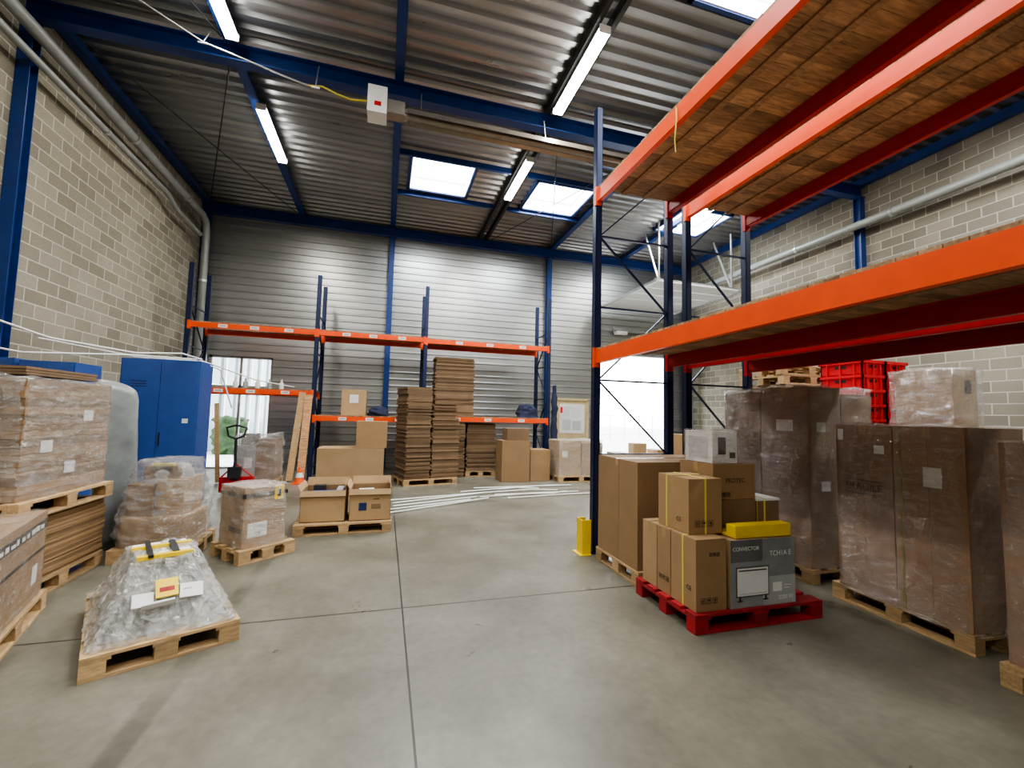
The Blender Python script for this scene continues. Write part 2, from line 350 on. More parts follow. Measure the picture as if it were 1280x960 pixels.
# fluorescents
def fluo(x,y0,y1,z=6.86,pw=85):
    b=B();L=y1-y0
    b.box(-.07,.07,0,L,.02,.07,M_WHITE);b.box(-.085,.085,-.015,0,-.04,.07,M_WHITE);b.box(-.085,.085,L,L+.015,-.04,.07,M_WHITE)
    b.box(-.08,.08,.001,L-.001,-.035,.02,M_TUBE)
    b.box(-.012,.012,.3,.32,.07,.115,M_GALV);b.box(-.012,.012,L-.32,L-.3,.07,.115,M_GALV)
    o=b.finish('fluorescent_light',(x,y0,z))
    area('lamp',(0,L/2,-.06),.14,L*.95,pw,(1,.94,.85),o)
for x in(-2.31,2.66,7.6):
    for y0 in(5.05,8.25,1.2,-2.6):
        fluo(x,y0,y0+1.7)
# wall pipes
def pipe(name,pts,r,mat=M_PIPE,clips=True):
    b=B();b.tube(pts,r,mat,14)
    for p,q in zip(pts[:-1],pts[1:]):
        p=Vector(p);q=Vector(q);L=(q-p).length;k=1.2
        while k<L and clips:
            c=p+(q-p)*(k/L);d=(q-p).normalized()*.03;b.tube([c-d,c+d],r*1.18,M_GALV,14);k+=2.2
    b.finish(name)
pipe('drain_pipe',[(-4.57,YF+.1,6.5),(-4.57,8,6.44),(-4.57,12.3,6.4),(-4.57,12.55,6.3),(-4.57,12.62,6.0),(-4.57,12.62,.0)],.085)
pipe('drain_pipe',[(-4.6,YF+.1,6.15),(-4.6,10.6,6.1),(-4.6,11.1,5.95),(-4.6,12.3,5.9)],.05)
pipe('drain_pipe',[(10.02,YF+.1,6.1),(10.02,12.3,6.0),(10.02,12.6,5.85),(10.02,12.62,0)],.09)
# radiant heater
b=B()
b.box(-.5,-.22,-.15,.15,-.12,.3,M_WHITE);b.box(-.22,.05,-.1,.1,-.05,.16,M_BROWN);b.box(-.40,-.3,-.152,-.15,-.02,.05,M_RED)
b.tube([(0,-.0,.0),(6.2,0,-.0)],.05,M_BROWN,12)
b.add([(0.1,-.16,-.04),(6.1,-.16,-.04),(6.1,-.08,.09),(0.1,-.08,.09),(6.1,.08,.09),(.1,.08,.09),(6.1,.16,-.04),(.1,.16,-.04)],[(0,1,2,3),(3,2,4,5),(5,4,6,7)],M_BROWN)
for x in(.3,2.4,4.5,5.9):
    b.tube([(x,0,.1),(x,.1,.5)],.006,M_GALV,6)
b.finish('radiant_tube_heater',(.05,6.75,6.22))
b=B();b.tube([(-4.5,5.4,6.85),(-3.6,5.9,6.7),(-2.6,6.6,6.58),(-1.6,6.72,6.43),(-1.3,6.8,6.42)],.011,M_GALV,8);b.tube([(-1.3,6.8,6.42),(-1.1,6.8,6.45),(-.9,6.8,6.38),(-.7,6.8,6.34),(-.47,6.78,6.36)],.014,M_YCABLE,8)
for x,y,z in((-2.6,6.6,6.6),(-1.2,6.78,6.43)): b.tube([(x,y,z-.02),(x,y+.2,6.9)],.008,M_GALV,6);b.box(x-.06,x+.06,y-.01,y+.01,z-.04,z-.02,M_WHITE)
b.finish('hanging_gas_hose')
# ---------------- doors
b=B();x0,x1,_,z1=OP[1]
for a in((x0-.08,x0),(x1,x1+.08)): b.box(a[0],a[1],YB-.06,YB-.03,0,z1+.08,M_GREY)
b.box(x0-.08,x1+.08,YB-.06,YB-.03,z1,z1+.08,M_GREY)
ZT=5.25
for x in(x0-.12,x1+.08): 
    b.box(x,x+.05,YB-.14,YB-.07,0,ZT-.2,M_GALV);b.box(x,x+.05,YB-3.4,YB-.3,ZT-.03,ZT+.04,M_GALV)
    b.tube([(x+.02,YB-.1,ZT-.22),(x+.02,YB-.14,ZT-.08),(x+.02,YB-.3,ZT)],.03,M_GALV,8)
for k in range(5): b.box(x0,x1,YB-3.35+k*.6,YB-2.78+k*.6,ZT-.01,ZT+.035,M_WHITE)
for x in(x0+.1,x1-.1):
    b.bar((x,YB-3.2,ZT+.04),(x,YB-3.2,6.95),.04,.04,M_GALV);b.bar((x,YB-3.2,ZT+.04),(x,YB-2.5,6.95),.04,.04,M_GALV)
b.bar((x0-.1,YB-3.3,ZT+.06),(x1+.1,YB-3.3,ZT+.06),.05,.05,M_GALV)
b.tube([(x0-.1,YB-.2,4.55),(x1+.1,YB-.2,4.55)],.03,M_GALV,10);b.tube([(x0+.4,YB-.2,4.55),(x1-.6,YB-.2,4.55)],.07,M_GREY,14)
b.box(x0+.5,x0+.9,YB-.3,YB-.1,4.4,4.5,M_WHITE)
b.finish('door_1')
b=B();x0,x1,_,z1=OP[2]
b.box(x0,x1,YB-.02,YB+.0,0,z1,M_BEIGE)
for a in((x0-.05,x0+.03),(x1-.03,x1+.05)): b.box(a[0],a[1],YB-.06,YB-.03,0,z1,M_BEIGE)
b.box(x0-.05,x1+.05,YB-.06,YB-.03,z1-.03,z1+.05,M_BEIGE)
b.box(x0+.1,x1-.1,YB-.035,YB-.02,1.05,2.0,M_PAPER)
for a in((.2,.45,1.6,1.92),(.5,.85,1.55,1.9),(.2,.5,1.15,1.5),(.55,.85,1.15,1.45)):
    b.box(x0+a[0],x0+a[1],YB-.038,YB-.035,a[2],a[3],M_LG,R(.8,1.3))
b.box(x0+.12,x0+.2,YB-.038,YB-.035,1.7,1.9,M_REDC)
b.tube([(x1-.12,YB-.02,1.0),(x1-.12,YB-.08,1.0),(x1-.24,YB-.08,1.0)],.01,M_GALV,8)
b.finish('door_2')
b=B();x0,x1,_,z1=OP[0]
for x in(x0,x0+.72,x1-.06): b.box(x,x+.06,YB+.02,YB+.1,0,z1,M_GREY)
for z in(0,2.15,z1-.06): b.box(x0,x1,YB+.02,YB+.1,z,z+.06,M_GREY)
b.finish('door_3')
# ---------------- outside
b=B();b.box(-30,40,YB+.12,70,-.2,-.02,M_ASPH);b.finish('yard_ground')
b=B();b.box(-30,-6,36,38,-.02,.1,M_GRASS);b.finish('grass_verge')
b=B()
for i in range(5):
    cx=-20+i*3.4+R(-1,1);b.tube([(cx,42,0),(cx,42,2)],.25,M_GWOOD,8)
    r=R(2,3);prof=lambda t:(math.sin(math.pi*min(max(t*.9+.07,0),1))**.6,)*2+(0,0)
    b.shell(cx-r,cx+r,42-r,42+r,1.2,R(5,8),M_LEAF,amp=.6,rad=r*.95,nl=12,nper=32,prof=prof,seed=i*3.1,fr=1)
b.finish('tree_row')
b=B();b.box(-14,-6.2,18,32,0,4.6,M_GLASSB)
b.box(-14.2,-6.0,17.8,32.2,4.6,4.9,M_GREY);b.box(-6.2,-6.12,18,32,2.3,2.5,M_WHITE)
for i in range(9): b.box(-6.2,-6.1,18+i*1.7,18.12+i*1.7,0,4.6,M_WHITE)
b.finish('office_building')
b=B();b.shell(-5.7,-5.0,17.5,18.6,-.02,1.2,M_LEAF,amp=.3,rad=.3,nl=10,nper=40,fr=3);b.finish('garden_hedge')
b=B()
for i in range(16): b.box(4+i*1.2,4.05+i*1.2,29,29.05,0,1.8,M_GALV)
for z in(.3,1.0,1.7): b.box(4,23,29,29.03,z,z+.03,M_GALV)
b.finish('wire_fence')
# ------------------------------------------------------------------ racks
def upright(b,x,y,H,mat):
    w,d=.045,.04
    b.box(x-w,x+w,y-d,y-d+.006,0,H,mat);b.box(x-w,x-w+.006,y-d,y+d,0,H,mat);b.box(x+w-.006,x+w,y-d,y+d,0,H,mat)
    b.box(x-w,x+w,y+d-.004,y+d,0,H,mat)
    b.box(x-w-.03,x+w+.03,y-d-.03,y+d+.03,0,.008,mat)
    z=.12
    while z<H-.05:
        for dx in(-.022,.022): b.box(x+dx-.006,x+dx+.006,y-d-.0012,y-d,z,z+.022,M_BLACK)
        b.box(x-w-.0012,x-w,y-.008,y+.008,z,z+.025,M_BLACK);b.box(x+w,x+w+.0012,y-.008,y+.008,z,z+.025,M_BLACK)
        z+=.075
def rack(name,loc,rz,frames,depth,H,levels,bh=.13,deckmat=M_DWOOD,label=False,bw=(.095,.095),brace=M_DBLUE):
    b=B()
    for x in frames:
        upright(b,x,0,H,M_DBLUE);upright(b,x,depth,H,M_DBLUE)
        z=.25;k=0
        while z<H-.1:
            b.bar((x,.03,z),(x,depth-.03,z),.03,.02,brace)
            z2=z+.9
            if z2<H-.05:
                p,q=((.03,depth-.03) if k%2==0 else (depth-.03,.03))
                b.bar((x,p,z),(x,q,z2),.03,.015,brace)
            z=z2;k+=1
    for i,lv in enumerate(levels):
        xa,xb=frames[i]+.045,frames[i+1]-.045
        for (z,cf,cr,deck) in lv:
            for y,c in((-.0,cf),(depth,cr)):
                b.box(xa,xb,y-.028,y+.028,z,z+bh,c)
                iy=y+.028 if y==0 else y-.028
                b.box(xa,xb,min(iy,iy+(.012 if y==0 else -.012)),max(iy,iy+(.012 if y==0 else -.012)),z+.02,z+bh-.035,c,.85)
                for xe in(xa,xb):
                    s=1 if xe==xa else -1
                    b.box(min(xe,xe-s*.045),max(xe,xe-s*.045),y-.05,y-.041,z-.05,z+bh+.03,c)
                    b.box(min(xe,xe+s*.006),max(xe,xe+s*.006),y-.05,y+.03,z-.05,z+bh+.03,c)
            if label:
                for f in(.25,.5,.78): 
                    xx=xa+(xb-xa)*f;b.box(xx-.09,xx+.09,-.031,-.028,z+.02,z+.09,M_PAPER);b.box(xx-.06,xx+.06,-.032,-.031,z+.045,z+.065,M_LG,.5)
            if deck:
                x=xa+.01
                while x<xb-.02:
                    w=min(R(*bw),xb-x-.005)
                    b.box(x,x+w-.004,-.025+R(-.004,.004),depth+.02,z+bh,z+bh+.02+R(0,.004),deckmat,R(.6,1.3))
                    x+=w
                for yy in(.3,.6): b.box(xa,xb,yy,yy+.06,z+bh-.02,z+bh-.001,deckmat,.9)
    return b.finish(name,loc,rz)
o1,r1=M_ORG,M_RED
M_DW2=pm('deck_boards_across',(.36,.215,.115),.8,0,ns=4,na=.4,stretch=(10,1.5,8),bump=.25)
rack('pallet_rack',(2.45,4.8,0),-math.pi/2,[0,4.15],1.03,5.5,[[(2.25,o1,r1,True),(4.27,o1,r1,True)]],.16,M_DW2)
rack('pallet_rack',(3.76,4.8,0),-math.pi/2,[0,4.15],.97,5.5,[[(2.25,r1,r1,True),(4.27,o1,r1,True)]],.16,M_DW2)
rack('pallet_rack',(0,11.0,0),0,[-4.2,-1.6,.91,4.2],1.0,4.78,[[(3.36,o1,o1,True),(1.93,o1,o1,True)],[(3.36,o1,o1,True),(1.36,o1,o1,True)],[(3.34,o1,o1,True),(1.4,o1,o1,True)]],.11,M_DW2,label=True)
b=B();b.box(-.08,.08,-.012,0,0,.4,M_YEL);b.box(-.08,-.068,0,.1,0,.4,M_YEL);b.box(.068,.08,0,.1,0,.4,M_YEL);b.box(-.11,.11,-.05,.1,0,.01,M_YEL)
b.finish('rack_upright_guard',(2.27,4.8,0),-math.pi/2,.004)
b=B();b.tube([(2.405,3.2,4.4),(2.40,3.19,4.28),(2.398,3.21,4.1),(2.40,3.2,3.98)],.006,M_STRAP,6);b.finish('hanging_strap')
# ------------------------------------------------------------------ pallets, cartons
def pallet(x,y,z=0,rz=0,L=1.2,W=.8,mat=M_WOOD,name='wooden_pallet'):
    b=B();v=lambda:R(.7,1.15)
    for yy in(0,(W-.1)/2,W-.1):
        b.box(0,L,yy,yy+.1,0,.02,mat,v())
        for xx in(0,(L-.12)/2,L-.12): b.box(xx,xx+.12,yy,yy+.1,.02,.1,mat,v())
    for xx in(0,(L-.14)/2,L-.14): b.box(xx,xx+.14,0,W,.1,.12,mat,v())
    n=5 if W>.7 else 4;w=.12 if W>.7 else .1
    for i in range(n):
        yy=i*(W-w)/(n-1);b.box(0,L,yy,yy+w,.12,.142,mat,v())
    return b.finish(name,(x,y,z),rz,.002)
PH=.143
def carton(b,x0,x1,y0,y1,z0,z1,mat=M_CARD,tape=M_TAPE,seam='x',var=None):
    var=var or R(.88,1.1)
    b.box(x0,x1,y0,y1,z0,z1,mat,var)
    cx,cy=(x0+x1)/2,(y0+y1)/2;e=.0015
    if seam=='x':
        b.box(x0-e,x1+e,cy-.025,cy+.025,z1-.08,z1+e,tape)
        b.box(x0+.02,x1-.02,cy-.0015,cy+.0015,z1,z1+e*1.6,M_INK)
    else:
        b.box(cx-.025,cx+.025,y0-e,y1+e,z1-.08,z1+e,tape)
        b.box(cx-.0015,cx+.0015,y0+.02,y1-.02,z1,z1+e*1.6,M_INK)
def strap(b,x0,x1,y0,y1,z0,z1,at,axis,mat=M_STRAP,w=.008):
    e=.004
    if axis=='x': b.box(x0-e,x1+e,at-w,at+w,z0,z1+e,mat)
    else: b.box(at-w,at+w,y0-e,y1+e,z0,z1+e,mat)
def icons(b,x,y,z,facing,s=.05):
    def q(dx,dz,w,h):
        if facing=='-Y': b.box(x+dx,x+dx+w,y-.0022,y-.0005,z+dz,z+dz+h,M_INK)
        else: b.box(x-.0022,x-.0005,y-dx-w,y-dx,z+dz,z+dz+h,M_INK)
    for k in range(3):
        o=k*s*1.4
        q(o,0,s,.003);q(o,s,s,.003);q(o,0,.003,s);q(o+s-.003,0,.003,s)
        if k==0: q(o+s*.3,s*.2,s*.1,s*.6);q(o+s*.6,s*.2,s*.1,s*.6);q(o+s*.2,s*.65,s*.3,s*.06);q(o+s*.5,s*.65,s*.3,s*.06)
        if k==1: q(o+s*.2,s*.55,s*.6,s*.25);q(o+s*.47,s*.15,s*.06,s*.5)
        if k==2: q(o+s*.3,s*.45,s*.4,s*.35);q(o+s*.46,s*.2,s*.08,s*.3);q(o+s*.3,s*.15,s*.4,s*.06)
def film(b,x0,x1,y0,y1,z0,z1,mat=M_FILM,e=.012,**k): b.shell(x0-e,x1+e,y0-e,y1+e,z0,z1+.006,mat,**k)
def layers(b,x0,x1,y0,y1,z0,z1,th=.03,mat=M_CARD,j=.012):
    z=z0
    while z<z1-.005:
        t=min(R(th*.6,th*1.4),z1-z);a=[R(-j,j) for _ in range(4)]
        b.box(x0+a[0],x1+a[1],y0+a[2],y1+a[3],z,z+t-.003,mat,R(.6,1.15))
        b.box(x0+.02,x1-.02,y0+.02,y1-.02,z+t-.003,z+t,M_CARD3,.5)
        z+=t
# --- right: large carton behind red pallet
pallet(3.52,3.72,0,math.pi/2,.86,1.16)
b=B();carton(b,2.37,3.5,3.75,4.55,PH,1.17,M_CARD,seam='x')
b.box(2.368,2.37,4.1,4.106,PH,1.17,M_CARD3);b.finish('large_cardboard_box',bevel=.006)
# --- red pallet and its load
pallet(2.28,2.83,0,0,1.24,.8,M_REDP,'red_wooden_pallet')
def cb(name,*a,**k):
    fn=k.pop('fn',None);b=B();carton(b,*a,**k)
    if fn: fn(b)
    return b.finish(name,bevel=.004)
def f1(b):
    strap(b,2.32,2.6,2.87,3.17,PH,.68,3.02,'x');icons(b,2.36,2.868,.2,'-Y',.04);icons(b,2.44,2.868,.55,'-Y',.025);b.text('CE',.05,(2.317,2.95,.3),'-X',M_INK)
cb('cardboard_box',2.32,2.60,2.87,3.17,PH,.68,M_CARD,fn=f1)
cb('cardboard_box',2.32,2.60,3.18,3.36,PH,.68,M_CARD,fn=lambda b:icons(b,2.318,3.33,.25,'-X',.035))
cb('cardboard_box',2.32,2.60,3.37,3.58,PH,.68,M_CARD2)
def f2(b):
    strap(b,2.36,2.68,3.0,3.4,.683,1.12,3.28,'x');b.text('CE',.05,(2.357,3.12,.78),'-X',M_INK);icons(b,2.42,2.998,.74,'-Y',.045);strap(b,2.36,2.68,3.0,3.4,.683,1.12,2.52,'y')
cb('cardboard_box',2.36,2.68,3.0,3.4,.683,1.12,M_CARD,fn=f2)
# convector box
b=B();X0,X1,Y0,Y1,Z0,Z1=2.63,3.27,2.86,3.02,PH,.66
b.box(X0,X1,Y0,Y1,Z0,Z1,M_CARD);e=.001
b.box(X0,X1,Y0-e,Y0,Z0,Z1,M_DG);b.box(X0+.31,X1,Y0-.002,Y0-e,Z0,Z0+.22,M_LG,.75);b.box(X0,X0+.31,Y0-.002,Y0-e,Z1-.17,Z1,M_DG,.5)
b.text('CONVECTOR',.042,(X0+.15,Y0-.003,Z1-.07),'-Y',M_WHITE);b.text('TCH1A E',.055,(X1-.15,Y0-.003,Z1-.12),'-Y',M_WHITE);b.text('2200 W',.045,(X1-.1,Y0-.003,Z0+.05),'-Y',M_WHITE)
b.box(X0+.05,X0+.37,Y0-.005,Y0-.002,Z0+.08,Z0+.31,M_DG,.35)
b.box(X0+.06,X0+.36,Y0-.006,Y0-.003,Z0+.09,Z0+.30,M_WHITE);b.box(X0+.075,X0+.345,Y0-.008,Y0-.006,Z0+.278,Z0+.286,M_BLACK);b.box(X0+.075,X0+.345,Y0-.008,Y0-.006,Z0+.102,Z0+.108,M_LG)
for q in(.08,.33): b.box(X0+q,X0+q+.012,Y0-.006,Y0-.002,Z0+.055,Z0+.09,M_BLACK);b.box(X0+q-.02,X0+q+.03,Y0-.006,Y0-.002,Z0+.048,Z0+.055,M_BLACK)
b.box(X0+.41,X0+.5,Y0-.003,Y0-.002,Z0+.1,Z0+.17,M_WHITE);b.box(X0+.52,X0+.6,Y0-.003,Y0-.002,Z0+.14,Z0+.145,M_WHITE);b.box(X0+.52,X0+.58,Y0-.003,Y0-.002,Z0+.12,Z0+.125,M_WHITE)
b.finish('convector_heater_box',bevel=.003)
cb('cardboard_box',2.63,3.27,3.04,3.56,PH,.66,M_CARD3)
cb('cardboard_box',2.72,3.14,3.12,3.55,.663,.92,M_CARD3)
b=B();carton(b,2.70,3.14,3.12,3.55,.924,1.22,M_CARD);b.text('PROTEC',.055,(2.93,3.117,1.08),'-Y',M_INK);icons(b,2.76,3.118,.95,'-Y',.03);b.finish('cardboard_box',bevel=.004)
b=B();carton(b,3.16,3.40,3.12,3.4,.663,.9,M_CARD3);b.box(3.155,3.405,3.115,3.405,.9,.92,M_WHITE);b.box(3.158,3.162,3.117,3.12,.68,.9,M_STRAP);strap(b,3.16,3.4,3.12,3.4,.663,.92,3.24,'y');b.finish('cardboard_box',bevel=.003)
b=B();b.box(2.70,3.26,2.88,2.98,.664,.765,M_YEL);b.box(2.70,3.26,2.98,3.1,.664,.69,M_YEL);b.finish('yellow_foam_block',bevel=.006)
b=B();carton(b,2.72,2.98,3.15,3.5,1.224,1.5,M_PAPER,tape=M_PAPER);b.box(2.78,2.86,3.147,3.149,1.3,1.45,M_INK);b.box(2.9,2.96,3.147,3.149,1.27,1.32,M_INK);b.box(2.717,2.72,3.2,3.45,1.26,1.45,M_LG)
film(b,2.72,2.98,3.15,3.5,1.226,1.5,M_FILM,rad=.02,nl=6);b.finish('appliance_box')
# --- FRAGILE pallet
RF=-.05
pallet(4.64,2.08,0,math.pi/2+RF,1.05,.64)
b=B();
carton(b,0,.60,0,.48,0,1.44,M_CARD4,var=1.05);carton(b,0,.60,.49,.97,0,1.44,M_CARD4,var=.95)
for yy in(.235,.725):b.box(-.0015,0,yy-.003,yy+.003,0,1.44,M_CARD3)
b.text('FRAGILE',.085,(-.003,.73,.90),'-X',M_STAMP);b.box(-.002,-.001,.58,.9,.955,.96,M_STAMP);b.box(-.002,-.001,.58,.9,.84,.845,M_STAMP)
b.box(-.003,-.001,.15,.27,.98,1.13,M_PAPER);b.box(-.003,-.001,.55,.63,1.2,1.27,M_PAPER);b.box(-.004,-.001,.42,.44,0,1.44,M_STRAP,.35)
b.box(-.003,-.001,.9,.95,1.3,1.4,M_PAPER)
film(b,0,.60,0,.97,-.02,1.44,M_FILM,amp=.025,nl=34,nper=150,fr=9,rad=.07)
b.finish('wrapped_cardboard_boxes',(4.01,2.12,PH+.002),RF)
# --- far right pallet
pallet(3.74,1.06,0,0,1.2,.8)
b=B();carton(b,3.8,4.9,1.1,1.84,PH,1.5,M_CARD4);b.box(3.797,3.8,1.55,1.67,1.1,1.25,M_PAPER);b.box(3.797,3.8,1.3,1.42,.8,.9,M_PAPER);film(b,3.8,4.9,1.1,1.84,PH+.002,1.5,M_FILM,nl=24,nper=90,seed=4);b.finish('wrapped_cardboard_boxes')
# --- mid wrapped tall
pallet(5.06,3.4,0,math.pi/2,1.2,.95)
b=B();carton(b,4.13,4.56,3.42,4.0,PH,1.96,M_CARD4,var=.85);carton(b,4.58,5.0,3.42,4.0,PH,1.90,M_CARD4,var=1.0);carton(b,4.13,5.0,4.02,4.55,PH,1.93,M_CARD4,var=.8)
for x,z in((4.23,1.5),(4.78,1.3),(4.28,.9)): b.box(x,x+.12,3.417,3.419,z,z+.1,M_PAPER)
b.box(4.127,4.129,3.6,3.8,1.5,1.62,M_PAPER)
film(b,4.13,5.0,3.42,4.55,PH+.002,1.96,M_FILM,amp=.045,nl=36,nper=150,seed=2,e=.015,fr=8,rad=.08);b.finish('wrapped_cardboard_boxes')
# --- red crates, pallets stack, wrapped box, beyond rack
pallet(5.9,4.05,0,0,1.0,.75)
for cxx in(6.08,6.5):
    b=B()
    for k in range(12):
        z=PH+k*.19;w=.185
        for a in((-w,w,-.28,-.265),(-w,w,.265,.28),(-w,-w+.015,-.28,.28),(w-.015,w,-.28,.28)): b.box(*a,z,z+.18,M_REDC,R(.85,1.05))
        b.box(-w,w,-.28,.28,z,z+.01,M_REDC)
        for a in((-w-.018,w+.018,-.3,-.28),(-w-.018,w+.018,.28,.3),(-w-.018,-w,-.3,.3),(w,w+.018,-.3,.3)): b.box(*a,z+.15,z+.19,M_REDC)
        for xx in(-.12,0,.12): b.box(xx-.01,xx+.01,-.295,-.28,z,z+.15,M_REDC)
        for yy in(-.18,0,.18): b.box(-w-.014,-w,yy-.01,yy+.01,z,z+.15,M_REDC)
        b.box(-.06,.06,-.283,-.28,z+.09,z+.13,M_BLACK);b.box(-w-.003,-w,-.07,.07,z+.09,z+.13,M_BLACK)
    b.finish('red_plastic_crate_stack',(cxx,4.4,0),.0)
for k in range(17): pallet(5.6+R(-.03,.03),5.0+R(-.03,.03),k*.1435,R(-.03,.03),1.2,.8,random.choice([M_WOOD,M_GWOOD]))
pallet(5.85,3.05,0,0,1.0,.8)
b=B();carton(b,5.88,6.4,3.1,3.8,PH,1.5);carton(b,5.9,6.30,3.2,3.75,1.503,2.22,M_CARD2);b.box(6.1,6.2,3.197,3.199,1.95,2.1,M_INK)
film(b,5.88,6.34,3.18,3.8,PH,2.22,M_FILMD,amp=.04,nl=24,nper=90,seed=9);b.finish('wrapped_cardboard_boxes')
pallet(5.4,6.8,0,0);b=B();carton(b,5.45,6.0,6.85,7.5,PH,1.3);carton(b,6.02,6.55,6.85,7.5,PH,1.2);b.finish('cardboard_box_group',bevel=.004)
# ------------------------------------------------------------------ left foreground
ANG=.46
pallet(-1.62,3.18,0,ANG,.8,1.2)
b=B()
pr=lambda t:(1-.5*t**.85,1-.55*t**.8,0,.05*t)
b.shell(.05,.75,.08,1.12,0,.30,M_GREY,amp=.02,rad=.1,prof=lambda t:(.95-.45*t,.93-.5*t,0,.05*t),nl=8,var=1.0)
for i in range(7): b.bar((.12+i*.09,.12,.06),(.26+i*.04,.45,.29),.03,.02,M_GALV if i%2 else M_BLACK)
b.shell(0.02,.78,.02,1.18,0.004,.38,M_FILMW,amp=.035,rad=.05,nl=26,nper=140,prof=pr,seed=3,fr=10)
b.bar((.27,.17,.145),(.44,.17,.15),.012,.1,M_PAPER,up=(0,-.7,.7));b.bar((.34,.225,.235),(.46,.225,.235),.012,.13,M_YEL,up=(0,.75,.65));b.bar((.36,.212,.23),(.44,.212,.23),.008,.03,M_REDP,up=(0,.75,.65))
b.bar((.22,.2,.19),(.33,.2,.185),.012,.09,M_PAPER,up=(0,.7,.7));b.bar((.47,.21,.20),(.60,.21,.19),.012,.10,M_PAPER,up=(0,.7,.7))
b.box(.24,.56,.5,.9,.34,.385,M_PAPER);b.box(.24,.56,.42,.47,.385,.41,M_YEL);b.box(.22,.58,.7,.74,.385,.41,M_YEL);b.box(.3,.33,.4,.85,.4,.42,M_BLACK);b.box(.44,.48,.45,.8,.395,.415,M_BLACK,2)
b.finish('film_wrapped_parcel',(-1.62,3.18,PH+.004),ANG)
# wrapped box on small pallet
pallet(-1.36,5.12,0,.72,.6,.62)
b=B();carton(b,.05,.5,.06,.54,0,.62,M_CARD,tape=M_TAPEB);b.box(.04,.51,.05,.55,.52,.56,M_INK);b.box(.047,.05,.1,.35,.15,.2,M_INK);b.box(.1,.3,.057,.06,.1,.25,M_PAPER)
b.box(.36,.46,.046,.049,.47,.62,M_YEL);b.box(.39,.43,.044,.046,.5,.58,M_INK)
film(b,.05,.5,.06,.54,.002,.62,M_FILMD,nl=20,nper=90,amp=.02,seed=6);b.finish('wrapped_cardboard_boxes',(-1.36,5.12,PH+.002),.72)
# open boxes
pallet(-1.05,6.13,0,.04)
def openbox(b,x0,x1,y0,y1,z0,z1,mat):
    t=.006
    b.box(x0,x1,y0,y1,z0,z0+t,mat);b.box(x0,x1,y0,y0+t,z0,z1,mat);b.box(x0,x1,y1-t,y1,z0,z1,mat);b.box(x0,x0+t,y0,y1,z0,z1,mat);b.box(x1-t,x1,y0,y1,z0,z1,mat)
    b.box(x0+t,x1-t,y1-t-.002,y1-t,z0+t,z1-.01,M_IN);b.box(x0+t,x0+t+.002,y0+t,y1-t,z0+t,z1-.01,M_IN)
    b.bar((x0,(y0+y1)/2,z1),(x0-.04,(y0+y1)/2,z1+.07),y1-y0,t,mat);b.bar((x1,(y0+y1)/2,z1),(x1-.02,(y0+y1)/2,z1+.08),y1-y0-.04,t,mat)
    b.bar(((x0+x1)/2,y1,z1),((x0+x1)/2,y1+.03,z1+.1),x1-x0,t,mat)
    b.bar(((x0+x1)/2,y0,z1),((x0+x1)/2,y0-.03,z1-.07),x1-x0,t,mat,.95)
b=B();openbox(b,-1.0,-.45,6.25,6.8,PH+.003,.55,M_CARD2);b.box(-.9,-.6,6.3,6.6,.15,.5,M_CAB);b.box(-.58,-.5,6.35,6.7,.15,.54,M_GREY);b.box(-.9,-.75,6.64,6.75,.15,.56,M_BLACK)
b.finish('open_cardboard_box')
b=B();openbox(b,-.40,.13,6.25,6.8,PH+.003,.56,M_CARD2);b.box(-.3,-.1,6.4,6.7,.15,.5,M_PAPER);b.box(-.28,-.18,6.246,6.25,.28,.38,M_CAB,.4);b.box(-.12,0,6.246,6.25,.3,.36,M_CARD3);b.box(-.1,-.02,6.246,6.25,.42,.43,M_INK);b.finish('open_cardboard_box')
# boxes behind on pallets
for k in range(2): pallet(-1.15,8.35,k*.1435,.02*k)
cb('cardboard_box',-1.12,.02,8.4,9.0,.29,.93,M_CARD2)
cb('cardboard_box',-.48,.06,8.42,8.9,.934,1.42,M_CARD)
# ---- left cluster
pallet(-2.62,5.42,0,.06,.75,.75)
b=B()
b.shell(-2.58,-1.97,5.48,6.1,PH,.44,M_CARD,amp=.015,rad=.06,nl=5,nper=60)
pf=lambda t:(1-.35*max(0,t-.35)**1.3*1.6,)*2+(0,0)
carton(b,-2.53,-2.3,5.52,6.0,.44,.78,M_CARD3);carton(b,-2.28,-2.03,5.55,6.05,.44,.82,M_CARD);carton(b,-2.44,-2.12,5.62,5.95,.82,.96,M_CARD3)
b.shell(-2.5,-2.05,5.56,6.05,.44,.93,M_GREY,amp=.05,rad=.2,nl=10,prof=pf,var=.9,seed=2)
b.shell(-2.61,-1.93,5.43,6.16,.146,1.02,M_FILMD,amp=.07,rad=.18,nl=26,nper=110,prof=pf,seed=8,fr=8)
b.box(-2.38,-2.18,5.62,5.66,.9,.99,M_STRAP)
b.finish('wrapped_parcel_stack')
# left-near box on pallet
A2=.32
pallet(-2.13,3.3,0,math.pi/2+A2,1.2,.8)
b=B();carton(b,0.03,1.15,.03,.77,0,.62,M_CARD,tape=M_TAPEB)
for a in((.03,1.15,.028,.03),): 
    b.box(a[0],a[1],a[2]-.002,a[3],.49,.56,M_INK);b.box(a[0]+.1,a[1],a[2]-.002,a[3],.33,.35,M_INK)
    for i in range(9): b.box(.2+i*.1,.2+i*.1+R(.03,.08),a[2]-.004,a[2]-.002,.505,.515+R(.01,.03),M_PAPER)
    b.box(.9,1.0,a[2]-.002,a[3],.12,.25,M_PAPER)
film(b,.03,1.15,.03,.77,.002,.62,M_FILM,seed=11,nl=18,nper=100);b.finish('wrapped_cardboard_boxes',(-2.13,3.3,PH+.002),math.pi/2+A2)
